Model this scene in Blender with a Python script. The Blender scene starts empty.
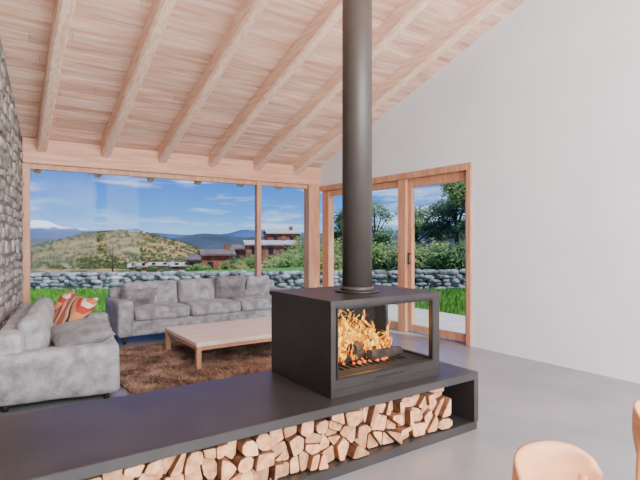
import bpy, bmesh, math, random
from mathutils import Vector, Matrix, noise
random.seed(7)
R = random.uniform
SC = bpy.context.scene
COL = SC.collection

# ------------------------------------------------------------------ helpers
def lin(c):
    return tuple((v/12.92 if v <= .04045 else ((v+.055)/1.055)**2.4) for v in [x/255 for x in c]) + (1,)

def M(name, c1, rough=.5, c2=None, scale=5, detail=5, bump=0, bscale=None, metal=0, stretch=(1,1,1),
      island=0, lo=.35, hi=.65, spec=None, sheen=0):
    m = bpy.data.materials.new(name); m.use_nodes = True
    nt = m.node_tree; N = nt.nodes; L = nt.links
    b = N['Principled BSDF']
    b.inputs['Roughness'].default_value = rough
    b.inputs['Metallic'].default_value = metal
    if spec is not None: b.inputs['Specular IOR Level'].default_value = spec
    if sheen: b.inputs['Sheen Weight'].default_value = sheen
    tc = N.new('ShaderNodeTexCoord'); mp = N.new('ShaderNodeMapping')
    mp.inputs['Scale'].default_value = stretch
    L.new(tc.outputs['Object'], mp.inputs['Vector'])
    if c2 is None:
        rgb = N.new('ShaderNodeRGB'); rgb.outputs[0].default_value = lin(c1); out = rgb.outputs[0]
    else:
        n = N.new('ShaderNodeTexNoise'); n.inputs['Scale'].default_value = scale; n.inputs['Detail'].default_value = detail
        L.new(mp.outputs[0], n.inputs['Vector'])
        r = N.new('ShaderNodeValToRGB')
        r.color_ramp.elements[0].position = lo; r.color_ramp.elements[1].position = hi
        r.color_ramp.elements[0].color = lin(c1); r.color_ramp.elements[1].color = lin(c2)
        L.new(n.outputs['Fac'], r.inputs['Fac']); out = r.outputs['Color']
    if island:
        g = N.new('ShaderNodeNewGeometry'); mr = N.new('ShaderNodeMapRange')
        mr.inputs['To Min'].default_value = 1-island; mr.inputs['To Max'].default_value = 1+island
        L.new(g.outputs['Random Per Island'], mr.inputs['Value'])
        h = N.new('ShaderNodeHueSaturation'); L.new(out, h.inputs['Color']); L.new(mr.outputs[0], h.inputs['Value'])
        out = h.outputs['Color']
    L.new(out, b.inputs['Base Color'])
    if bump:
        n2 = N.new('ShaderNodeTexNoise'); n2.inputs['Scale'].default_value = bscale or scale; n2.inputs['Detail'].default_value = 6
        L.new(mp.outputs[0], n2.inputs['Vector'])
        bp = N.new('ShaderNodeBump'); bp.inputs['Strength'].default_value = bump; bp.inputs['Distance'].default_value = .02
        L.new(n2.outputs['Fac'], bp.inputs['Height']); L.new(bp.outputs[0], b.inputs['Normal'])
    return m

def finish(name, bm, mats, parent=None, smooth=False, loc=None, rot=None, wn=False):
    me = bpy.data.meshes.new(name)
    bm.normal_update(); bm.to_mesh(me); bm.free()
    if not isinstance(mats, (list, tuple)): mats = [mats]
    for m in mats: me.materials.append(m)
    if smooth:
        for p in me.polygons: p.use_smooth = True
    o = bpy.data.objects.new(name, me); COL.objects.link(o)
    if loc: o.location = loc
    if rot: o.rotation_euler = rot
    if parent: o.parent = parent
    return o

def pydata(name, v, f, mats, mi=None, parent=None, smooth=False):
    me = bpy.data.meshes.new(name); me.from_pydata(v, [], f)
    if not isinstance(mats, (list, tuple)): mats = [mats]
    for m in mats: me.materials.append(m)
    if mi:
        me.polygons.foreach_set('material_index', mi)
    if smooth:
        for p in me.polygons: p.use_smooth = True
    me.update()
    o = bpy.data.objects.new(name, me); COL.objects.link(o)
    if parent: o.parent = parent
    return o

def empty(name, loc=(0,0,0), rz=0):
    e = bpy.data.objects.new(name, None); COL.objects.link(e); e.location = loc; e.rotation_euler = (0,0,rz)
    e.empty_display_size = .1
    return e

def addbox(bm, a, b, mi=0, mtx=None):
    vs = []
    for x in (a[0], b[0]):
        for y in (a[1], b[1]):
            for z in (a[2], b[2]):
                p = Vector((x,y,z))
                if mtx: p = mtx @ p
                vs.append(bm.verts.new(p))
    for q in ((0,1,3,2),(4,6,7,5),(0,4,5,1),(2,3,7,6),(0,2,6,4),(1,5,7,3)):
        f = bm.faces.new([vs[i] for i in q]); f.material_index = mi

def box(name, a, b, mat, parent=None, bevel=0):
    bm = bmesh.new(); addbox(bm, a, b)
    if bevel: bmesh.ops.bevel(bm, geom=bm.edges[:], offset=bevel, segments=2, affect='EDGES')
    return finish(name, bm, mat, parent)

def boxes(name, lst, mats, parent=None, bevel=0):
    bm = bmesh.new()
    for t in lst: addbox(bm, t[0], t[1], t[2] if len(t) > 2 else 0)
    if bevel: bmesh.ops.bevel(bm, geom=bm.edges[:], offset=bevel, segments=1, affect='EDGES')
    return finish(name, bm, mats, parent)

def rbox(name, size, center, mat, r=.05, puff=0, parent=None, rot=(0,0,0), wob=.006, cuts=10):
    bm = bmesh.new(); bmesh.ops.create_cube(bm, size=1)
    bmesh.ops.subdivide_edges(bm, edges=bm.edges[:], cuts=cuts, use_grid_fill=True)
    h = [s/2 for s in size]; sd = Vector((R(0,50), R(0,50), R(0,50)))
    for v in bm.verts:
        t = [math.sin(c*math.pi) for c in v.co]
        q = Vector([t[i]*h[i] for i in range(3)])
        c = Vector([max(-(h[i]-r), min(h[i]-r, q[i])) for i in range(3)])
        d = q-c
        if d.length > 1e-6: q = c + d.normalized()*min(r, max(d.length, r if max(abs(x) for x in t) > .999 else d.length))
        if puff:
            k = max(range(3), key=lambda i: -size[i])
            o = [i for i in range(3) if i != k]
            q[k] += (1 if t[k] > 0 else -1)*abs(t[k])*puff*(1-t[o[0]]**2)*(1-t[o[1]]**2)
        n = noise.noise(q*5+sd)
        q += q.normalized()*n*wob*2 if q.length > 0 else Vector()
        v.co = q
    return finish(name, bm, mat, parent, True, center, rot)

def pillow(name, w, h, th, center, mat, parent=None, rot=(0,0,0)):
    bm = bmesh.new(); bmesh.ops.create_cube(bm, size=1)
    bmesh.ops.subdivide_edges(bm, edges=bm.edges[:], cuts=10, use_grid_fill=True)
    sd = Vector((R(0,50), R(0,50), R(0,50)))
    for v in bm.verts:
        x, y, z = v.co*2
        prof = .08+.92*math.sqrt(max(0, (1-x**4)*(1-y**4)))
        pin = 1-.07*(1-y*y) if abs(x) > .5 else 1
        pin2 = 1-.07*(1-x*x) if abs(y) > .5 else 1
        q = Vector((x*w/2*pin, y*h/2*pin2, z*th/2*prof))
        q.z += noise.noise(q*7+sd)*.015
        v.co = q
    return finish(name, bm, mat, parent, True, center, rot)

def cyl(name, r1, r2, z0, z1, mat, parent=None, xy=(0,0), seg=32, bev=0, tilt=None):
    bm = bmesh.new()
    bmesh.ops.create_cone(bm, cap_ends=True, segments=seg, radius1=r1, radius2=r2, depth=z1-z0)
    for v in bm.verts: v.co += Vector((xy[0], xy[1], (z0+z1)/2))
    o = finish(name, bm, mat, parent)
    for p in o.data.polygons:
        if len(p.vertices) == 4: p.use_smooth = True
    return o

# ------------------------------------------------------------------ layout frame
YAW = math.radians(34.3)
FX, FY = math.sin(YAW), math.cos(YAW)
H = 1.35
def P(u, d, z=0):      # bearing ratio u, distance d along site axis -> world
    return Vector((FX*d + FY*u*d, FY*d - FX*u*d, z))

GX, WY = 5.02, 7.42            # gable wall plane, window wall plane
SL = .33
def roof(y): return 2.69 + SL*(WY-y)
def stoneX(y): return .32-.138*(WY-y)

# ------------------------------------------------------------------ materials
m_white = M('plaster_white', (228,231,236), .9, (221,224,230), 1.5, bump=.03, bscale=30)
m_floor = M('polished_concrete', (130,130,135), .27, (150,149,153), 1.3, 8, bump=.01, bscale=20, lo=.3, hi=.7, spec=.5)
m_raft = M('rafter_wood', (243,212,190), .6, (224,180,154), 6, 6, bump=.15, stretch=(6,.5,6), island=.04)
m_deck = M('whitewashed_boards', (238,204,184), .65, (212,160,134), 3, 8, bump=.15, stretch=(.5,5,5), island=.13)
m_beam = M('beam_wood', (222,168,138), .55, (202,142,112), 4, 6, bump=.12, stretch=(.5,6,6))
m_frame = M('window_frame_wood', (206,152,118), .5, (182,126,94), 4, 6, bump=.08, stretch=(5,5,.6))
m_dark = M('dark_steel', (42,37,35), .42, (48,43,40), 8, metal=.2, spec=.4)
m_bench = M('bench_steel', (55,52,51), .36, (65,61,60), 3, metal=.2, spec=.5)
m_flue = M('flue_enamel', (68,62,57), .5, (63,57,52), 6, metal=.2)
m_trim = M('stove_trim', (30,27,26), .4, metal=.5)
m_black = M('firebox_black', (14,12,11), .85, (24,20,18), 15, bump=.2)
m_sofa = M('grey_chenille', (172,170,172), .95, (124,122,125), 9, 8, bump=.5, bscale=50, sheen=.2, lo=.35, hi=.65)
m_sofa2 = M('grey_pillow_fabric', (136,133,135), .95, (98,95,98), 9, 8, bump=.5, bscale=50, sheen=.2, lo=.35, hi=.65)
m_leg = M('sofa_leg_dark', (50,42,38), .5)
m_table = M('pale_oak', (250,234,218), .4, (236,210,188), 4, 6, bump=.05, stretch=(.6,6,6))
m_tleg = M('table_leg_wood', (212,160,124), .5, (198,142,106), 5, stretch=(5,5,.6))
m_rug = M('shaggy_rug_brown', (174,144,124), .95, (120,93,78), 5, 5, island=.4)
m_end = M('log_end_wood', (226,172,126), .75, (184,122,80), 22, 6, bump=.3, island=.27)
m_bark = M('log_bark', (136,92,64), .9, (84,54,38), 14, 5, bump=.5, island=.25)
m_chair = M('chair_beech', (214,154,110), .4, (196,132,90), 4, 6, bump=.04, stretch=(1,1,7))
m_stone = M('interior_stone', (186,176,166), .9, (120,112,106), 12, 8, bump=.7, island=.28)
m_mortar = M('mortar', (142,134,126), .95, (110,104,98), 12, bump=.4)
m_dry = M('dry_stone', (166,170,172), .95, (92,94,94), 5, 7, bump=.6, island=.4)
m_grass = M('lawn_grass', (92,150,54), .9, (62,116,38), 2.5, 6)
m_blade = M('grass_blades', (112,172,58), .8, (72,132,40), 1.2, 4, island=.35)
m_patio = M('patio_concrete', (204,201,194), .85, (188,185,178), 3, 5)

def glassmat(name, refl=.06):
    m = bpy.data.materials.new(name); m.use_nodes = True; nt = m.node_tree; N = nt.nodes; N.clear()
    o = N.new('ShaderNodeOutputMaterial'); mx = N.new('ShaderNodeMixShader')
    t = N.new('ShaderNodeBsdfTransparent'); g = N.new('ShaderNodeBsdfGlossy'); g.inputs['Roughness'].default_value = .01
    t.inputs[0].default_value = (.97,.985,.98,1)
    mx.inputs[0].default_value = refl
    nt.links.new(t.outputs[0], mx.inputs[1]); nt.links.new(g.outputs[0], mx.inputs[2]); nt.links.new(mx.outputs[0], o.inputs[0])
    return m
m_glass = glassmat('window_glass', .003)
m_sglass = glassmat('stove_glass', .006)

# ------------------------------------------------------------------ ROOM SHELL
Y0 = -3.5
box('floor', (-1.9, Y0-.3, -.08), (GX+.28, WY+.12, 0), m_floor)

def prism_x(name, pts, x0, x1, mat):
    bm = bmesh.new()
    a = [bm.verts.new((x0,y,z)) for y,z in pts]; b = [bm.verts.new((x1,y,z)) for y,z in pts]
    bm.faces.new(a); bm.faces.new(b[::-1]); n = len(pts)
    for i in range(n): bm.faces.new((a[i], b[i], b[(i+1)%n], a[(i+1)%n]))
    bmesh.ops.recalc_face_normals(bm, faces=bm.faces[:])
    return finish(name, bm, mat)
HD = 2.335
DY = 3.94
prism_x('wall_right', [(Y0,0),(DY,0),(DY,HD),(WY+.1,HD),(WY+.1,roof(WY+.1)),(Y0,roof(Y0))], GX, GX+.28, m_white)

# stone wall left (splayed), core + stones
bm = bmesh.new()
ys = [Y0, WY+.12]
pts = [(stoneX(ys[0])-.35,ys[0]),(stoneX(ys[0]),ys[0]),(stoneX(ys[1]),ys[1]),(stoneX(ys[1])-.35,ys[1])]
lo_ = [bm.verts.new((x,y,0)) for x,y in pts]; hi_ = [bm.verts.new((x,y,roof(y)-.005)) for x,y in pts]
bm.faces.new(lo_[::-1]); bm.faces.new(hi_)
for i in range(4): bm.faces.new((lo_[i], lo_[(i+1)%4], hi_[(i+1)%4], hi_[i]))
def add_stone(bm, c, s, mi, rotz=0, seed=0):
    r = bmesh.ops.create_icosphere(bm, subdivisions=2, radius=1)
    mt = Matrix.Rotation(rotz, 3, 'Z')
    fs = set()
    for v in r['verts']:
        q = v.co.copy()
        q = Vector([math.copysign(abs(k)**.6, k) for k in q])
        q *= 1 + .28*noise.noise(q*1.3+Vector((seed,0,seed)))
        v.co = Vector(c) + mt @ Vector((q.x*s[0], q.y*s[1], q.z*s[2]))
        for f in v.link_faces: fs.add(f)
    for f in fs: f.material_index = mi; f.smooth = True
z = .05; k = 0
while z < 4.9:
    hh = R(.07,.17); y = 1.6
    while y < WY-.1:
        ln = R(.1,.36)
        if z+hh < roof(y+ln)-.02:
            add_stone(bm, (stoneX(y+ln/2)+R(-.014,.004), y+ln/2, z+hh/2+R(-.02,.02)), (.024, ln*.52, hh*.5*R(.8,1.15)), 1, -math.atan(.138), k)
        k += 1.7; y += ln+.012
    z += hh+.01
finish('wall_left', bm, [m_mortar, m_stone])

# unseen back wall; its big opening is added so sky light fills the room
xl = stoneX(Y0)-.2
boxes('wall_back', [((xl,Y0-.25,0),(-.7,Y0,6.1)), ((4.6,Y0-.25,0),(GX,Y0,6.1)), ((-.7,Y0-.25,4.9),(4.6,Y0,6.1)), ((-.7,Y0-.25,0),(4.6,Y0,.12))], m_white)
boxes('window_back', [((x-.05,Y0-.2,.12),(x+.05,Y0-.08,4.9)) for x in (-.65,1.0,2.75,4.55)] + [((-.7,Y0-.2,2.4),(4.6,Y0-.08,2.5))], m_frame)

# ceiling boards + roof panel
bm = bmesh.new()
ang = math.atan(SL); Ye = WY+.62
y = Ye
cw = .145/math.sqrt(1+SL*SL)
while y > Y0-.2:
    x = -1.9 + R(-1.5,0)
    while x < GX+.35:
        ln = R(2.2,4.2); x2 = min(x+ln, GX+.35); xa = max(x,-1.9)
        if x2-xa > .05:
            y2 = y-cw+.009
            vs = [(xa+.002,y,roof(y)),(x2-.002,y,roof(y)),(x2-.002,y2,roof(y2)),(xa+.002,y2,roof(y2))]
            b_ = [bm.verts.new(p) for p in vs]; t_ = [bm.verts.new((p[0],p[1],p[2]+.02)) for p in vs]
            bm.faces.new(b_[::-1]); bm.faces.new(t_)
            for i in range(4): bm.faces.new((b_[i],b_[(i+1)%4],t_[(i+1)%4],t_[i]))
        x += ln
    y -= cw
vs = [(-1.9,Ye),(GX+.35,Ye),(GX+.35,Y0-.3),(-1.9,Y0-.3)]
b_ = [bm.verts.new((x,y,roof(y)+.021)) for x,y in vs]; t_ = [bm.verts.new((x,y,roof(y)+.2)) for x,y in vs]
fs = [bm.faces.new(b_[::-1]), bm.faces.new(t_)]
for i in range(4): fs.append(bm.faces.new((b_[i],b_[(i+1)%4],t_[(i+1)%4],t_[i])))
for f in fs: f.material_index = 1
finish('ceiling', bm, [m_deck, m_bench])

# rafters
for i in range(-1, 6):
    xc = .53+.79*i
    bm = bmesh.new(); w = .062
    segs = 30; prev = None; sd = R(0,100)
    ya, yb = (WY+.55 if i >= 0 else 2.4), Y0+.02
    for s in range(segs+1):
        yy = ya+(yb-ya)*s/segs
        wx = .016*noise.noise(Vector((sd, yy*1.2, 0))); ww = w*(1+.14*noise.noise(Vector((sd, yy*.9, 5))))
        dz = -.21+.014*noise.noise(Vector((sd, yy*1.3, 9)))
        ring = [bm.verts.new(p) for p in ((xc+wx-ww,yy,roof(yy)-.002),(xc+wx+ww,yy,roof(yy)-.002),(xc+wx+ww,yy,roof(yy)+dz+.025),(xc+wx+ww-.025,yy,roof(yy)+dz),(xc+wx-ww+.025,yy,roof(yy)+dz),(xc+wx-ww,yy,roof(yy)+dz+.025))]
        if prev:
            for j in range(6): bm.faces.new((prev[j],ring[j],ring[(j+1)%6],prev[(j+1)%6]))
        else: bm.faces.new(ring)
        prev = ring
    bm.faces.new(prev[::-1])
    bmesh.ops.recalc_face_normals(bm, faces=bm.faces[:])
    finish('rafter' , bm, m_raft)

# wall plate beam over window wall + gable head
box('beam_eave', (stoneX(WY)-.0, WY-.1, 2.36), (GX-.002, WY+.1, 2.685), m_beam, bevel=.008)
box('trim_door_head', (GX-.035, DY, 2.245), (GX+.16, WY-.1, HD), m_frame, bevel=.004)

# window wall frames
e = empty('window_1', (0,WY,0))
boxes('frame', [((.32,-.05,0),(.41,.05,2.36)), ((3.73,-.05,0),(3.81,.05,2.36)), ((4.76,-.09,0),(5.0,.09,2.36)),
                ((.41,-.035,2.29),(4.76,.035,2.36)), ((.41,-.035,0),(4.76,.035,.09))], m_frame, e, .004)
boxes('glass_pane', [((.41,-.004,.09),(3.73,.004,2.29)), ((3.81,-.004,.09),(4.76,.004,2.29))], m_glass, e)
# gable window and door
e = empty('window_2', (GX+.07,0,0))
boxes('frame', [((-.06,7.1,0),(.06,7.3,2.245)), ((-.05,5.28,2.15),(.05,7.1,2.245)), ((-.05,5.28,0),(.05,7.1,.1)), ((-.08,5.12,0),(.08,5.28,2.245))], m_frame, e, .004)
boxes('glass_pane', [((-.004,5.28,.1),(.004,7.1,2.15))], m_glass, e)
e = empty('door_1', (GX+.07,0,0))
boxes('frame', [((-.1,DY,0),(.09,DY+.07,2.245)), ((-.03,5.04,.02),(.03,5.12,2.245)), ((-.03,DY+.07,.02),(.03,DY+.14,2.245)),
                ((-.03,DY+.14,2.12),(.03,5.04,2.245)), ((-.03,DY+.14,.02),(.03,5.04,.12))], m_frame, e, .004)
boxes('glass_pane', [((-.004,DY+.14,.12),(.004,5.04,2.12))], m_glass, e)
boxes('handle', [((-.075,5.06,1.0),(-.06,5.075,1.16)), ((-.075,5.06,1.14),(-.03,5.075,1.16)), ((-.075,5.06,1.0),(-.03,5.075,1.02))], m_dark, e)

# ------------------------------------------------------------------ HEARTH BENCH
bz = .412
bx0, bx1, by0, by1 = -.27, 2.86, 2.19, 3.06
e = empty('hearth_bench', (0,0,0))
box('top_slab', (bx0,by0,bz-.052), (bx1,by1,bz), m_bench, e, .003)
box('base_slab', (bx0,by0+.01,0), (bx1,by1,.06), m_bench, e, .003)
box('end_panel', (bx1-.045,by0,.06), (bx1,by1,bz-.052), m_bench, e)
box('rear_panel', (bx0,by1-.03,.06), (bx1-.045,by1,bz-.052), m_bench, e)
box('end_panel_left', (bx0,by0+.02,.06), (bx0+.03,by1-.03,bz-.052), m_bench, e)

# firewood (packed split logs)
zlo, zhi = .062, .356
seeds = []
rows = 3
for r_ in range(rows):
    x = -.22+ (r_%2)*.05
    while x < 2.6:
        seeds.append((x+R(-.035,.035), zlo+.048+r_*.098+R(-.03,.03))); x += .096*R(.75,1.25)
def clip(poly, px, pz, nx, nz):
    out = []
    for i in range(len(poly)):
        a = poly[i]; b = poly[(i+1)%len(poly)]
        da = (a[0]-px)*nx+(a[1]-pz)*nz; db = (b[0]-px)*nx+(b[1]-pz)*nz
        if da <= 0: out.append(a)
        if da*db < 0:
            t = da/(da-db); out.append((a[0]+(b[0]-a[0])*t, a[1]+(b[1]-a[1])*t))
    return out
bm = bmesh.new()
def add_log(poly, rnd):
    cx = sum(p[0] for p in poly)/len(poly); cz = sum(p[1] for p in poly)/len(poly)
    sh = R(.9,.975); pts = []
    for a in range(len(poly)):
        p, q, o_ = poly[a], poly[(a+1)%len(poly)], poly[a-1]
        c = .27 if rnd else .12
        pts.append((p[0]+(o_[0]-p[0])*c, p[1]+(o_[1]-p[1])*c)); pts.append((p[0]+(q[0]-p[0])*c, p[1]+(q[1]-p[1])*c))
    pts = [(cx+(p[0]-cx)*sh, cz+(p[1]-cz)*sh) for p in pts]
    y0 = by0+R(.012,.09); y1 = y0+R(.38,.45); tl = R(-.25,.25)
    A0 = [bm.verts.new((p[0],y0+.005+tl*(p[0]-cx),p[1])) for p in pts]
    B = [bm.verts.new((p[0],y1,p[1])) for p in pts]
    A = [bm.verts.new((cx+(p[0]-cx)*.93,y0+tl*(p[0]-cx),cz+(p[1]-cz)*.93)) for p in pts]
    bm.faces.new(A).material_index = 0; bm.faces.new(B[::-1]).material_index = 0
    n = len(pts); s0 = random.randrange(n); bark = random.randint(n//3, n)
    for a in range(n):
        mi = 1 if (a-s0)%n < bark or rnd else 0
        bm.faces.new((A0[a],B[a],B[(a+1)%n],A0[(a+1)%n])).material_index = 1
        bm.faces.new((A[a],A0[a],A0[(a+1)%n],A[(a+1)%n])).material_index = mi
for i,(x,z) in enumerate(seeds):
    top = zhi-R(0,.03)
    poly = [(x-.13,zlo),(x+.13,zlo),(x+.13,top),(x-.13,top)]
    poly = clip(poly, 2.6, 0, 1, 0)
    if len(poly) >= 3: poly = clip(poly, -.235, 0, -1, 0)
    for j,(a,b) in enumerate(seeds):
        if len(poly) < 3: break
        if i != j and abs(a-x) < .3:
            poly = clip(poly, (a+x)/2, (b+z)/2, a-x, b-z)
    if len(poly) < 3: continue
    cx = sum(p[0] for p in poly)/len(poly); cz = sum(p[1] for p in poly)/len(poly)
    ar = abs(sum(poly[a][0]*poly[(a+1)%len(poly)][1]-poly[(a+1)%len(poly)][0]*poly[a][1] for a in range(len(poly))))/2
    if ar > .0105 or random.random() < .25:
        t = R(0,3.14); n_ = (math.cos(t), math.sin(t))
        for s_ in (1,-1):
            pp = clip(poly, cx, cz, n_[0]*s_, n_[1]*s_)
            if len(pp) >= 3: add_log(pp, False)
    else: add_log(poly, random.random() < .35)
bmesh.ops.recalc_face_normals(bm, faces=bm.faces[:])
finish('firewood_stack', bm, [m_end, m_bark])

# ------------------------------------------------------------------ STOVE
s = empty('wood_stove', (2.108,2.66,bz))
hx, hy, hz = .464, .365, .578
box('bottom_box', (-hx,-hy,0), (hx,hy,.05), m_dark, s, .003)
box('side_left', (-hx,-hy,.05), (-hx+.03,hy,hz-.03), m_dark, s)
box('rear_panel', (-hx+.03,hy-.03,.05), (hx,hy,hz-.03), m_dark, s)
box('top_plate', (-hx-.012,-hy-.014,hz-.03), (hx+.012,hy+.012,hz), m_dark, s, .003)
boxes('front_frame', [((-hx+.03,-hy,.05),(hx,-hy+.025,.115)), ((-hx+.03,-hy,.53),(hx,-hy+.025,hz-.03)),
                      ((.385,-hy,.115),(hx,-hy+.025,.53)), ((-hx+.03,-hy,.115),(-hx+.045,-hy+.025,.53))], m_dark, s)
boxes('door_trim', [((-.425,-hy-.008,.108),(.395,-hy,.12)), ((-.425,-hy-.008,.524),(.395,-hy,.536)),
                    ((.385,-hy-.008,.12),(.395,-hy,.524)), ((-.425,-hy-.008,.12),(-.415,-hy,.524))], m_trim, s)
boxes('side_frame', [((hx-.025,-hy+.025,.05),(hx,hy-.03,.115)), ((hx-.025,-hy+.025,.53),(hx,hy-.03,hz-.03)),
                     ((hx-.025,-hy+.025,.115),(hx,-.29,.53)), ((hx-.025,.16,.115),(hx,hy-.03,.53))], m_dark, s)
box('firebox_back', (-hx+.032,hy-.08,.05), (hx-.03,hy-.032,hz-.03), m_black, s)
box('firebox_floor', (-hx+.032,-hy+.026,.051), (hx-.026,hy-.08,.1), m_black, s)
box('firebox_left', (-hx+.031,-hy+.026,.1), (-hx+.045,hy-.08,hz-.03), m_black, s)
box('glass_front', (-.417,-hy+.01,.115), (.385,-hy+.014,.53), m_sglass, s)
box('glass_side', (hx-.014,-.29,.115), (hx-.01,.16,.53), m_sglass, s)
boxes('vent_slots', [((x,-hy-.002,.066),(x+.018,-hy+.001,.082)) for x in [-.12+.026*i for i in range(10)]], m_black, s)
m_char = M('charred_log', (20,17,16), .9, (60,46,38), 20, bump=.6)
m_ember = bpy.data.materials.new('ember'); m_ember.use_nodes = True
b = m_ember.node_tree.nodes['Principled BSDF']; b.inputs['Base Color'].default_value = (.05,.01,.005,1)
b.inputs['Emission Color'].default_value = (1,.12,.01,1); b.inputs['Emission Strength'].default_value = 2.0
bm = bmesh.new()
for (a,b,rr) in (((-.2,-.05,.14),(.3,-.02,.14),.042), ((-.16,.08,.135),(.32,.1,.135),.04), ((-.1,-.1,.2),(.24,.12,.2),.038), ((.02,-.14,.15),(.34,-.1,.135),.038),((-.25,.0,.18),(.0,.08,.2),.03)):
    a, b = Vector(a), Vector(b); d = b-a
    r = bmesh.ops.create_cone(bm, cap_ends=True, segments=14, radius1=rr, radius2=rr*.85, depth=d.length)
    mt = d.to_track_quat('Z','Y').to_matrix()
    for v in r['verts']: v.co = mt @ v.co + (a+b)/2
for v in bm.verts: v.co += Vector((noise.noise(v.co*20),noise.noise(v.co*20+Vector((9,0,0))),0))*.008
finish('burning_logs', bm, m_char, s)
bm = bmesh.new()
for i in range(80):
    c = Vector((R(-.28,.3), R(-.15,.17), .112)); r = bmesh.ops.create_icosphere(bm, subdivisions=1, radius=R(.008,.018))
    for v in r['verts']: v.co += c
finish('embers', bm, m_ember, s)
boxes('grate', [((x,-.2,.1),(x+.012,.18,.112)) for x in [-.3+.05*i for i in range(13)]], m_dark, s)
# flames
m_fl = bpy.data.materials.new('flame'); m_fl.use_nodes = True; nt = m_fl.node_tree; N = nt.nodes; N.clear(); L = nt.links
o = N.new('ShaderNodeOutputMaterial'); mx = N.new('ShaderNodeMixShader'); em = N.new('ShaderNodeEmission'); tr = N.new('ShaderNodeBsdfTransparent')
tc = N.new('ShaderNodeTexCoord'); mp = N.new('ShaderNodeMapping'); mp.inputs['Scale'].default_value = (1,1,.55)
nz = N.new('ShaderNodeTexNoise'); nz.inputs['Scale'].default_value = 24; nz.inputs['Detail'].default_value = 6; nz.inputs['Distortion'].default_value = 1.6
cr = N.new('ShaderNodeValToRGB'); el = cr.color_ramp.elements
el[0].position = .38; el[0].color = (.3,.008,.0,1); el[1].position = .64; el[1].color = (2.8,1.9,.3,1)
k_ = el.new(.46); k_.color = (.85,.085,.0,1)
k_ = el.new(.54); k_.color = (1.5,.5,.006,1)
al = N.new('ShaderNodeMapRange'); al.inputs['From Min'].default_value = .42; al.inputs['From Max'].default_value = .52
al.inputs['To Min'].default_value = .0; al.inputs['To Max'].default_value = .95
L.new(tc.outputs['Object'], mp.inputs[0]); L.new(mp.outputs[0], nz.inputs['Vector']); L.new(nz.outputs['Fac'], cr.inputs[0]); L.new(cr.outputs[0], em.inputs[0])
em.inputs[1].default_value = 1.35
L.new(nz.outputs['Fac'], al.inputs['Value']); L.new(al.outputs[0], mx.inputs[0]); L.new(tr.outputs[0], mx.inputs[1]); L.new(em.outputs[0], mx.inputs[2]); L.new(mx.outputs[0], o.inputs[0])
bm = bmesh.new()
for i in range(84):
    fx = R(-.34,.25); fy = R(-.1,.16); fh = R(.1,.33)*(1-.35*abs(fx+.05)/.26)+.05; fr = R(.02,.04)
    sd = R(0,100); prev = None; z0 = .12
    for s_ in range(13):
        t = s_/12; rr = fr*(math.sin(min(1,t*2.6+.25)*math.pi/2))*(1-t)**.7 + .0008
        cx = fx + .09*t*noise.noise(Vector((sd,t*3,0)))*2; cy = fy+.03*t*noise.noise(Vector((sd,t*3,7)))
        ring = [bm.verts.new((cx+rr*math.cos(a*math.pi/4), cy+rr*.6*math.sin(a*math.pi/4), min(.54,z0+fh*t))) for a in range(8)]
        if prev:
            for j in range(8):
                f = bm.faces.new((prev[j],prev[(j+1)%8],ring[(j+1)%8],ring[j])); f.smooth = True
        prev = ring
finish('flames', bm, m_fl, s)

# flue pipe
f = empty('flue_pipe', (2.105,2.625,bz+hz))
cyl('collar', .155, .155, .0, .014, m_dark, f, seg=48)
cyl('collar_ring', .118, .114, .014, .04, m_flue, f, seg=48)
cyl('pipe', .104, .104, .04, roof(2.73)-.22-bz-hz, m_flue, f, seg=48)

# ------------------------------------------------------------------ SOFAS
def sofa(name, loc, rz, Ln, D, hb, ha, nseat, pills, legz=.1, armw=.2):
    e = empty(name, loc, rz)     # local x along length, y from back(0) to front(D)
    rbox('base', (Ln-.04,D-.06,.2), (Ln/2,D/2,legz+.1), m_sofa, .03, 0, e)
    rbox('arm_left', (armw,D,ha-legz), (armw/2,D/2,legz+(ha-legz)/2), m_sofa, .045, 0, e)
    rbox('arm_right', (armw,D,ha-legz), (Ln-armw/2,D/2,legz+(ha-legz)/2), m_sofa, .045, 0, e)
    rbox('back', (Ln-.06,.2,hb-.08-legz), (Ln/2,.12,legz+(hb-.08-legz)/2), m_sofa, .05, 0, e)
    w = (Ln-2*armw)/nseat
    for i in range(nseat):
        xc = armw+w*(i+.5)
        rbox('seat_cushion_%d'%(i+1), (w-.012,D-.2,.16), (xc,.2+(D-.2)/2+.005,legz+.2+.07), m_sofa, .05, .02, e)
    nb = nseat if nseat > 2 else 3
    w = (Ln-2*armw+.06)/nb
    for i in range(nb):
        rbox('back_cushion_%d'%(i+1), (w-.012,.17,hb-.36), (armw-.03+w*(i+.5),.27,.36+(hb-.36)/2), m_sofa, .06, .035, e, rot=(math.radians(9),0,0))
    for x in (.1,Ln-.1):
        for y in (.1,D-.1):
            cyl('leg', .022, .03, 0, legz+.02, m_leg, e, (x,y), 12)
    for j,(w_,h_,t_,c,rt,mt) in enumerate(pills):
        pillow('throw_pillow_%d'%(j+1), w_, h_, t_, c, mt, e, tuple(math.radians(a) for a in rt))
    return e

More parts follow.
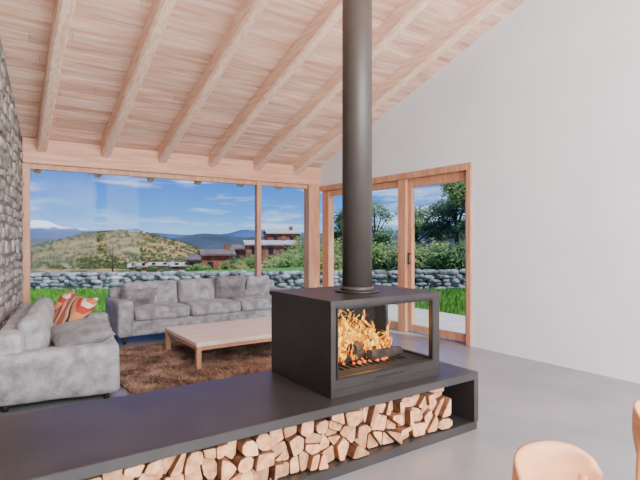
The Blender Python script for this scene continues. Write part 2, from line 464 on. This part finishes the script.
# kilim pattern
m_kil = bpy.data.materials.new('kilim_pattern'); m_kil.use_nodes = True; nt = m_kil.node_tree; N = nt.nodes; L = nt.links
b = N['Principled BSDF']; b.inputs['Roughness'].default_value = .95
tc = N.new('ShaderNodeTexCoord'); wv = N.new('ShaderNodeTexWave'); wv.inputs['Scale'].default_value = 1.9; wv.inputs['Distortion'].default_value = 5; wv.inputs['Detail'].default_value = 0
wv.wave_profile = 'SAW'; wv.bands_direction = 'DIAGONAL'
cr = N.new('ShaderNodeValToRGB'); cr.color_ramp.interpolation = 'CONSTANT'
el = cr.color_ramp.elements; el[0].color = lin((205,110,76)); el[1].position = .28; el[1].color = lin((228,208,186))
for p_, c_ in ((.42,(80,56,54)),(.5,(214,144,96)),(.66,(186,66,54)),(.82,(228,208,186))):
    q = el.new(p_); q.color = lin(c_)
L.new(tc.outputs['Object'], wv.inputs['Vector']); L.new(wv.outputs['Color'], cr.inputs[0]); L.new(cr.outputs[0], b.inputs['Base Color'])

sofa('sofa', (3.97,7.33,0), math.pi, 2.66, .88, .76, .56, 3,
     [(.5,.36,.15,(2.33,.5,.53),(62,0,8),m_sofa2), (.5,.4,.16,(.95,.45,.62),(70,0,-6),m_sofa2), (.42,.36,.14,(.5,.42,.62),(68,0,12),m_sofa)])
th = math.atan(.138)
near_front = Vector((.89,4.3,0)); dd = Vector((math.sin(th),math.cos(th),0)); nn = Vector((math.cos(th),-math.sin(th),0))
Ls = 2.1
orig = near_front - nn*.93 + dd*Ls
rz = math.atan2(-dd.y, -dd.x)
sofa('sofa', orig, rz, Ls, .93, .70, .47, 2,
     [(.56,.48,.16,(.74,.54,.56),(48,0,24),m_kil), (.46,.42,.14,(.36,.44,.59),(60,0,-5),m_kil),
      (.66,.46,.15,(1.7,.62,.52),(10,4,10),m_sofa2)], legz=.06)

# ------------------------------------------------------------------ COFFEE TABLE
e = empty('coffee_table', (1.71,4.73,.0))
box('top', (0,0,.26), (1.4,1.09,.30), m_table, e, .004)
for i,(x,y) in enumerate(((.0,.0),(1.34,0),(0,1.03),(1.34,1.03))):
    box('leg_%d'%(i+1), (x+.005,y+.005,.035), (x+.055,y+.055,.26), m_tleg, e, .003)
boxes('apron', [((.055,.012,.22),(1.345,.035,.26)), ((.055,1.055,.22),(1.345,1.078,.26)), ((.012,.055,.22),(.035,1.035,.26)), ((1.365,.055,.22),(1.388,1.035,.26))], m_tleg, e)

# ------------------------------------------------------------------ RUG (shag)
V = []; F = []
rx0, rx1, ry0, ry1 = 1.0, 3.75, 4.3, 6.2
V += [(rx0,ry0,.004),(rx1,ry0,.004),(rx1,ry1,.004),(rx0,ry1,.004),(rx0,ry0,.016),(rx1,ry0,.016),(rx1,ry1,.016),(rx0,ry1,.016)]
F += [(0,3,2,1),(4,5,6,7),(0,1,5,4),(1,2,6,5),(2,3,7,6),(3,0,4,7)]
for i in range(48000):
    x = R(rx0-.01,rx1+.01); y = R(ry0-.01,ry1+.01); a = R(0,6.283); w = R(.005,.01)
    l = R(.02,.06); t = R(0,6.283)*.4+6*noise.noise(Vector((x*2.5,y*2.5,0))); n = len(V)
    V += [(x-w*math.cos(a),y-w*math.sin(a),.01),(x+w*math.cos(a),y+w*math.sin(a),.01),(x+l*.8*math.cos(t),y+l*.8*math.sin(t),.012+l*.7)]
    F.append((n,n+1,n+2))
pydata('shaggy_rug', V, F, m_rug)

# ------------------------------------------------------------------ DINING CHAIRS
def chair(loc, rz=0):
    e = empty('dining_chair', loc, rz)   # local +y = back
    bm = bmesh.new()
    rings = []
    for (zz,sc) in ((.425,.9),(.43,1.0),(.452,1.0),(.458,.96),(.45,.5)):
        rings.append([bm.verts.new((.22*sc*math.copysign(abs(math.cos(a))**.6,math.cos(a)), .21*sc*math.copysign(abs(math.sin(a))**.6,math.sin(a)), zz)) for a in [k*math.tau/32 for k in range(32)]])
    for a,b in zip(rings, rings[1:]):
        for j in range(32): bm.faces.new((a[j],a[(j+1)%32],b[(j+1)%32],b[j]))
    bm.faces.new(rings[0][::-1]); bm.faces.new(rings[-1])
    finish('seat', bm, m_chair, e, True)
    bm = bmesh.new(); nu, nv = 24, 10
    grid = {}
    for side in (0,1):
        for i in range(nu+1):
            t = -1+2*i/nu; a = t*math.radians(66)
            rr = .2+(.026 if side else 0)
            edge = (1-abs(t)**3.5)
            zt = .645 + .09*max(0,edge)**.6; zb = .645-.085*max(0,edge)**.6
            for j in range(nv+1):
                s_ = j/nv; zz = zb+(zt-zb)*s_
                lean = .05*(zz-.6)
                bul = .008*(1 if side else -1)*(math.sin(s_*math.pi)-1)
                grid[side,i,j] = bm.verts.new((math.sin(a)*(rr+bul)*.95, math.cos(a)*(rr+bul)*1.0+.03+lean, zz))
    for i in range(nu):
        for j in range(nv):
            bm.faces.new((grid[0,i,j],grid[0,i+1,j],grid[0,i+1,j+1],grid[0,i,j+1]))
            bm.faces.new((grid[1,i,j],grid[1,i,j+1],grid[1,i+1,j+1],grid[1,i+1,j]))
        for j in (0,nv):
            bm.faces.new((grid[0,i,j],grid[1,i,j],grid[1,i+1,j],grid[0,i+1,j]))
    for i in (0,nu):
        for j in range(nv): bm.faces.new((grid[0,i,j],grid[0,i,j+1],grid[1,i,j+1],grid[1,i,j]))
    bmesh.ops.remove_doubles(bm, verts=bm.verts[:], dist=.0005)
    bmesh.ops.recalc_face_normals(bm, faces=bm.faces[:])
    finish('backrest', bm, m_chair, e, True)
    for k,(x,y) in enumerate(((-.17,.17),(.17,.17),(-.18,-.16),(.18,-.16))):
        top = .64 if y > 0 else .44
        bm = bmesh.new(); a = Vector((x*1.1,y*1.1,0)); b = Vector((x*.92,y*.98 ,top)); d = b-a
        r = bmesh.ops.create_cone(bm, cap_ends=True, segments=16, radius1=.012, radius2=.018, depth=d.length)
        mt = d.to_track_quat('Z','Y').to_matrix()
        for v in bm.verts: v.co = mt @ v.co + (a+b)/2
        finish('leg_%d'%(k+1), bm, m_chair, e, True)
    return e
chair((1.328,.592,0), 0)
chair((2.055,.585,0), math.radians(-4))

# ------------------------------------------------------------------ EXTERIOR
def terr(u, d):
    z = -.1
    if d > 15: z += -12*(1-math.exp(-(d-15)/150))
    p = P(u, d); c = P(-.405, 165)
    rv = p-c; lat = rv.x*FY-rv.y*FX; dep = rv.x*FX+rv.y*FY
    r = math.hypot(lat, dep*1.0)
    z += 8.0*math.exp(-(r/23)**2) + 4.6*math.exp(-(r/50)**2)
    if d > 15:
        z += noise.noise(p*.03)*min(2.0,(d-15)*.03) + noise.noise(p*.12)*min(.6,(d-15)*.01)
        z += max(0,(u+.05))*min(1,(d-15)/40)*6
    return z
V = []; F = []
ds = [15.0*1.045**i for i in range(88)]
us = [-1.3+2.6*i/220 for i in range(221)]
for d in ds:
    for u in us:
        V.append(tuple(P(u,d,terr(u,d))))
W_ = len(us)
for i in range(len(ds)-1):
    for j in range(W_-1): F.append((i*W_+j, i*W_+j+1, (i+1)*W_+j+1, (i+1)*W_+j))
m_land = M('dry_hillside', (162,134,82), .95, (74,80,40), .3, 12, bump=0, lo=.44, hi=.58)
pydata('hillside_terrain', V, F, m_land, smooth=True)
m_scrub = M('scrub', (78,90,44), .95, (50,62,30), .5, 4, island=.35)
V = []; F = []
for i in range(3200):
    u = R(-.72,-.1); d = R(90,185); p = P(u,d,terr(u,d))
    s0 = R(.25,.7); n = len(V)
    V += [tuple(p+Vector((dx*s0*R(.7,1.3),dy*s0*R(.7,1.3),dz*s0*R(.7,1.2)))) for dx,dy,dz in ((1,0,0),(0,1,0),(-1,0,0),(0,-1,0),(.2,.1,1.1))]
    F += [(n,n+1,n+4),(n+1,n+2,n+4),(n+2,n+3,n+4),(n+3,n,n+4)]
pydata('hillside_scrub', V, F, m_scrub)
bm = bmesh.new(); addbox(bm, (-16,-12,-.4), (22,22,-.1))
finish('lawn', bm, m_grass)
boxes('patio', [((GX+.28,1.5,-.1),(7.1,8.4,-.03)), ((-1.0,WY+.12,-.1),(GX+.28,8.0,-.03))], m_patio)
V = []; F = []
for i in range(60000):
    d = R(7.6,13.7); lat = R(-10.5,9.5); x = FX*d+FY*lat; y = FY*d-FX*lat
    if not (y > 8.02 or x > 7.12): continue
    if y < 8.42 and x < 7.12 and x > GX: continue
    a = R(0,6.283); w = R(.008,.014); l = R(.06,.16); t = R(0,6.283); n = len(V)
    V += [(x-w*math.cos(a),y-w*math.sin(a),-.1),(x+w*math.cos(a),y+w*math.sin(a),-.1),(x+l*.4*math.cos(t),y+l*.4*math.sin(t),-.1+l)]
    F.append((n,n+1,n+2))
pydata('grass', V, F, m_blade)

# dry stone wall
bm = bmesh.new(); k = 0
for row in range(5):
    lat = -11.5
    while lat < 10:
        s_ = R(.09,.2); hgt = .47+.13*(lat+10)/20
        zc = -.1+hgt*(row+.45)/5+R(-.02,.02)
        for dp in (-.16,.16):
            p = P(0,14.0)+Vector((FY*lat,-FX*lat,0)) + Vector((FX*dp,FY*dp,0))*(1-.1*row)
            add_stone(bm, (p.x+R(-.04,.04),p.y+R(-.04,.04),zc), (s_, R(.1,.16), R(.05,.09)), 0, R(-.8,.2), k); k += 1.3
        lat += s_*1.8
finish('dry_stone_wall', bm, m_dry)

# mountains (ridges)
def ridge(name, d, prof, zb, mat, amp, seed):
    V = []; F = []; n = 300; rows = 12
    for i in range(n+1):
        u = -1.25+2.5*i/n
        h = 0
        for (a,b),(c,e_) in zip(prof, prof[1:]):
            if a <= u <= c: t = (u-a)/(c-a); t = t*t*(3-2*t); h = b+(e_-b)*t
        h = h*d + 1.35
        h += amp*(noise.fractal(Vector((u*11,seed,0)), .9, 2.0, 6))
        for r_ in range(rows+1):
            t = r_/rows
            dd_ = d*(1-.3*(1-t)) ; zz = zb+(h-zb)*t**1.2 + amp*1.6*noise.fractal(Vector((u*26,t*2.5,seed)),.9,2,4)*math.sin(t*math.pi)
            V.append(tuple(P(u*(1),dd_,zz)))
    for i in range(n):
        for r_ in range(rows):
            a = i*(rows+1)+r_; F.append((a,a+rows+1,a+rows+2,a+1))
    return pydata(name, V, F, mat, smooth=True)
m_mt1 = M('far_mountain_haze_blue', (66,96,148), 1, (44,70,118), .01, 8)  # blue distance haze is put into the base colour of both ranges
m_mt2 = M('mid_mountain_haze_blue', (60,80,96), 1, (42,58,70), .02, 8)
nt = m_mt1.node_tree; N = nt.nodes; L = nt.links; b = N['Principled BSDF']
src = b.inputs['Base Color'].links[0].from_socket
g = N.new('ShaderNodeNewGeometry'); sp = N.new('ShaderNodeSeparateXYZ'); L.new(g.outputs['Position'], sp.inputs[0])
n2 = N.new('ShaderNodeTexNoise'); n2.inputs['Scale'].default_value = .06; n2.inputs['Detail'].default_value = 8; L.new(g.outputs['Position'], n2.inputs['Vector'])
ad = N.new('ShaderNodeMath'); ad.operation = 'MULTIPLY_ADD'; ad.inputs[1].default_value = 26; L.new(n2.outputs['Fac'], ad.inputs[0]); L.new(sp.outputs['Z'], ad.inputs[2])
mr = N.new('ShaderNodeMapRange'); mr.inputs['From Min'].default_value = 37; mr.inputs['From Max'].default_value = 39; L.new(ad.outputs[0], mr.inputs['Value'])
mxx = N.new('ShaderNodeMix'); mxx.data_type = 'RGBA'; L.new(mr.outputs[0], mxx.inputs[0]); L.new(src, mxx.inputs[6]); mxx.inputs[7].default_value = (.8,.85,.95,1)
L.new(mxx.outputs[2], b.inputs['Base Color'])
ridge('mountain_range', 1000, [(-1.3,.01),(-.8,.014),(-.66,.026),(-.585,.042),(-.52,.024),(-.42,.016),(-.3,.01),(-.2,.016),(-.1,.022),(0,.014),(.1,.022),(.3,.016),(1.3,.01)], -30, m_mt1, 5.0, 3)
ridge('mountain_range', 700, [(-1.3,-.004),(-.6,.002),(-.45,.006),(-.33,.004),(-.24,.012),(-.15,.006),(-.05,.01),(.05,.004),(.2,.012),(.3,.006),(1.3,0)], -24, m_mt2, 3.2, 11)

# houses
m_hst = M('house_stone', (162,120,94), .95, (102,74,58), 1.2, 8, bump=.3)
m_brk = M('house_brick', (164,98,72), .95, (120,70,52), 1.5, 8)
m_hrf = M('house_roof', (120,108,104), .8, (86,76,74), 1.5, 5)
m_hrf2 = M('house_roof_pale', (190,186,186), .8, (160,156,158), 1.5, 5)
m_hwn = M('house_window', (38,36,38), .4)
def house(u, d, zb, w, dp, h, rh, mat, rz, rm=None):
    e_loc = P(u,d,zb)
    bm = bmesh.new()
    addbox(bm, (-w/2,-dp/2,-1.5), (w/2,dp/2,h), 0)
    o_ = .25
    pr = [(-dp/2-o_,h-.1),(0,h+rh),(dp/2+o_,h-.1),(dp/2+o_,h+.06),(0,h+rh+.18),(-dp/2-o_,h+.06)]
    A = [bm.verts.new((-w/2-o_,y,z)) for y,z in pr]; B = [bm.verts.new((w/2+o_,y,z)) for y,z in pr]
    for i in range(6):
        f = bm.faces.new((A[i],B[i],B[(i+1)%6],A[(i+1)%6])); f.material_index = 1
    bm.faces.new(A).material_index = 1; bm.faces.new(B[::-1]).material_index = 1
    for x in (-w/2+.05, w/2-.05):
        bm.faces.new([bm.verts.new((x,-dp/2,h)),bm.verts.new((x,dp/2,h)),bm.verts.new((x,0,h+rh))]).material_index = 0
    nwin = max(2,int(w/1.8))
    for i in range(nwin):
        x = -w/2+w*(i+.5)/nwin
        for zz in ([.9] if h < 3 else [.7,h-1.2]):
            addbox(bm, (x-.3,-dp/2-.04,zz), (x+.3,-dp/2+.05,zz+.75), 2)
    if dp > 3: addbox(bm, (-w/2-.04,-.35,.8), (-w/2+.05,.35,1.6), 2)
    addbox(bm, (w/4,-.3,h+rh*.5), (w/4+.5,.3,h+rh+.7), 0)
    bmesh.ops.recalc_face_normals(bm, faces=bm.faces[:])
    finish('stone_house', bm, [mat, rm or m_hrf, m_hwn], loc=e_loc, rot=(0,0,rz))
house(-.215, 52, -2.6, 3.2, 3.0, 2.4, .4, m_brk, -.3)
house(-.245, 58, -2.9, 2.6, 2.6, 1.9, .4, m_hst, -.9)
house(-.105, 62, -2.2, 6.2, 3.6, 3.0, .35, m_hst, -.4, m_hrf2)
house(-.08, 76, -1.4, 5.0, 4, 3.8, .4, m_brk, -.35, m_hrf2)
house(-.155, 66, -2.4, 3.2, 3, 2.5, .5, m_hst, -.6)
house(-.33, 80, -4.0, 3.6, 3, 1.2, .3, m_hst, -.5, m_hrf2)
house(-.375, 84, -4.3, 3.2, 3, 1.1, .3, m_brk, -.4, m_hrf2)
house(-.29, 75, -3.8, 3, 2.5, 1.2, .3, m_hst, -.2, m_hrf2)

# vegetation
m_trunk = M('tree_bark', (98,80,66), .95, (70,56,46), 8, bump=.4)
def leafmat(name, a, b): return M(name, a, .8, b, .8, 5, island=.35)
m_lf1 = leafmat('leaves_green', (126,160,82), (76,114,56))
m_lf2 = leafmat('leaves_dark', (90,122,68), (52,82,46))
m_lf3 = leafmat('leaves_olive', (156,164,98), (102,120,64))
def plant(name, base, blobs, nleaf, ls, mat, trunk=None):
    V = []; F = []; MI = []
    def limb(a, b, r1, r2):
        n = len(V); d = (b-a).normalized(); x = d.orthogonal(); y = d.cross(x)
        for q,rr in ((a,r1),(b,r2)):
            for k in range(7):
                t = k*math.tau/7; V.append(tuple(q+x*rr*math.cos(t)+y*rr*math.sin(t)))
        for k in range(7): F.append((n+k,n+(k+1)%7,n+7+(k+1)%7,n+7+k)); MI.append(1)
    base = Vector(base)
    top = base+Vector((0,0,trunk or .4))
    limb(base-Vector((0,0,.3)), top, .02*(trunk or 1)+.05, .012*(trunk or 1)+.04)
    tot = sum(b[3]**2 for b in blobs)
    for (x,y,z,r,sq) in blobs:
        c = base+Vector((x,y,z)); limb(top, c, .04, .012)
        for _ in range(3):
            limb(c, c+Vector((R(-1,1),R(-1,1),R(-.2,1)))*r*.7, .012, .004)
        for i in range(int(nleaf*r*r/tot)):
            v = Vector((random.gauss(0,1),random.gauss(0,1),random.gauss(0,1))).normalized()
            rad = r*(R(0,1)**.4)*(1+.35*noise.noise(v*2.2+c))
            p = c+Vector((v.x,v.y,v.z*sq))*rad
            a = Vector((R(-1,1),R(-1,1),R(-1,1))).normalized(); bb = a.orthogonal().normalized()
            s_ = ls*R(.6,1.3); n = len(V)
            V.extend([tuple(p-a*s_),tuple(p+bb*s_*.45),tuple(p+a*s_),tuple(p-bb*s_*.45)]); F.append((n,n+1,n+2,n+3)); MI.append(0)
    pydata(name, V, F, [mat, m_trunk], MI)
def bush(u, d, w, h, mat, n=2500, ls=.09):
    zb = terr(u,d)
    bl = [(R(-w,w)*.5,R(-w,w)*.4,h*R(.3,.62),h*R(.32,.42),.9) for _ in range(6)]
    plant('bush', P(u,d,zb), bl, n, ls, mat)
for (u,d,w,h,mt) in ((-.02,34,3,3.4,m_lf1),(-.07,30,2.2,2.2,m_lf3),(.03,32,3,3.0,m_lf1),(.02,24,2,1.6,m_lf3),(.09,26,2.4,2.2,m_lf2),(.14,24,2.2,1.9,m_lf1),
                     (.19,22,2,1.9,m_lf3),(.24,20,2,1.7,m_lf1),(.3,20,2,1.8,m_lf2),(-.12,40,2.6,1.7,m_lf1),(-.19,38,2.4,1.3,m_lf3),(.36,20,2,1.8,m_lf1),(.05,40,3.4,4.4,m_lf2),(-.16,48,2.6,2.0,m_lf2),(-.25,44,2.4,1.0,m_lf1),
                     (-.03,26,2.4,1.8,m_lf1),(-.055,38,2.6,3.0,m_lf1),(-.1,34,2.2,1.8,m_lf3),(-.3,60,3,1.3,m_lf2),(-.36,70,3,1.4,m_lf2),(-.2,60,3,1.6,m_lf1)):
    bush(u,d,w,h,mt)
def tree(u, d, h, mat, n, ls, spread):
    zb = terr(u,d); bl = []
    for _ in range(12):
        z = h*R(.42,.92); k = 1-abs(z/h-.6)
        bl.append((R(-1,1)*spread*k,R(-1,1)*spread*k,z,h*R(.1,.17),.8))
    plant('tree', P(u,d,zb), bl, n, ls, mat, trunk=h*.45)
tree(.285, 24, 4.9, m_lf2, 6500, .085, 1.3)
tree(.25, 27, 4.2, m_lf2, 4000, .085, 1.0)
tree(.32, 22, 4.8, m_lf1, 5000, .085, 1.1)
tree(.045, 36, 4.8, m_lf2, 4000, .1, .9)
tree(.42, 24, 5, m_lf1, 4000, .09, 1.3)
tree(.20, 25, 3.6, m_lf1, 2500, .08, 1.0)
tree(.115, 26, 4.4, m_lf1, 3000, .08, 1.0)
pl = P(-.432, 60, terr(-.432,60)); cyl('utility_pole', .09, .07, pl.z-.3, pl.z+4.0, m_trunk, None, (pl.x,pl.y), 10)

# ------------------------------------------------------------------ LIGHT
w = bpy.data.worlds.new('sky_world'); SC.world = w; w.use_nodes = True
nt = w.node_tree; N = nt.nodes; N.clear(); L = nt.links
out = N.new('ShaderNodeOutputWorld'); bg = N.new('ShaderNodeBackground'); tc = N.new('ShaderNodeTexCoord')
sp = N.new('ShaderNodeSeparateXYZ'); L.new(tc.outputs['Generated'], sp.inputs[0])
cr = N.new('ShaderNodeValToRGB'); el = cr.color_ramp.elements
el[0].position = 0; el[0].color = lin((156,202,242)); el[1].position = .5; el[1].color = lin((20,70,170))
q = el.new(.05); q.color = lin((84,152,232)); q = el.new(.15); q.color = lin((22,92,206))
L.new(sp.outputs['Z'], cr.inputs[0])
mp = N.new('ShaderNodeMapping'); mp.inputs['Scale'].default_value = (1.6,1.6,11); mp.inputs['Location'].default_value = (3.1,.4,0)
L.new(tc.outputs['Generated'], mp.inputs[0])
nz = N.new('ShaderNodeTexNoise'); nz.inputs['Scale'].default_value = 2.4; nz.inputs['Detail'].default_value = 9; nz.inputs['Roughness'].default_value = .62
L.new(mp.outputs[0], nz.inputs['Vector'])
cm = N.new('ShaderNodeMapRange'); cm.inputs['From Min'].default_value = .51; cm.inputs['From Max'].default_value = .7; cm.inputs['To Max'].default_value = .8
L.new(nz.outputs['Fac'], cm.inputs['Value'])
mx = N.new('ShaderNodeMix'); mx.data_type = 'RGBA'; L.new(cm.outputs[0], mx.inputs[0]); L.new(cr.outputs[0], mx.inputs[6]); mx.inputs[7].default_value = (.92,.95,1,1)
L.new(mx.outputs[2], bg.inputs[0]); bg.inputs[1].default_value = 1.7; L.new(bg.outputs[0], out.inputs[0])

def light(name, kind, loc, rot, energy, color=(1,1,1), **kw):
    l = bpy.data.lights.new(name, kind); l.energy = energy; l.color = color
    for k,v in kw.items(): setattr(l, k, v)
    o = bpy.data.objects.new(name, l); COL.objects.link(o); o.location = loc; o.rotation_euler = rot
    return o
sd = Vector((-.2,.5,-.85)).normalized()
sun = light('sun', 'SUN', (0,0,20), (0,0,0), 5.8, (1,.96,.9), angle=.01)
sun.rotation_euler = sd.to_track_quat('-Z','Y').to_euler()
light('fill_behind_camera', 'AREA', (1.95,Y0+.05,2.4), (math.radians(98),0,0), 1260, (.97,.985,1), shape='RECTANGLE', size=5.0, size_y=4.2)  # added area fill behind the camera, brightens the interior
light('room_fill', 'POINT', (2.2,-.6,2.6), (0,0,0), 115, (1,.98,.96), shadow_soft_size=.4)  # added point fill with no lamp fitting, lifts the room overall
light('fire_glow', 'POINT', (2.1,2.5,.75), (0,0,0), 7, (1,.45,.15), shadow_soft_size=.08)

# ------------------------------------------------------------------ CAMERA
cam = bpy.data.cameras.new('camera'); cam.lens = 27; cam.sensor_width = 36; cam.clip_end = 3000; cam.clip_start = .05
co = bpy.data.objects.new('camera', cam); COL.objects.link(co); co.location = (0,0,H); co.rotation_euler = (math.pi/2,0,-YAW)
SC.camera = co
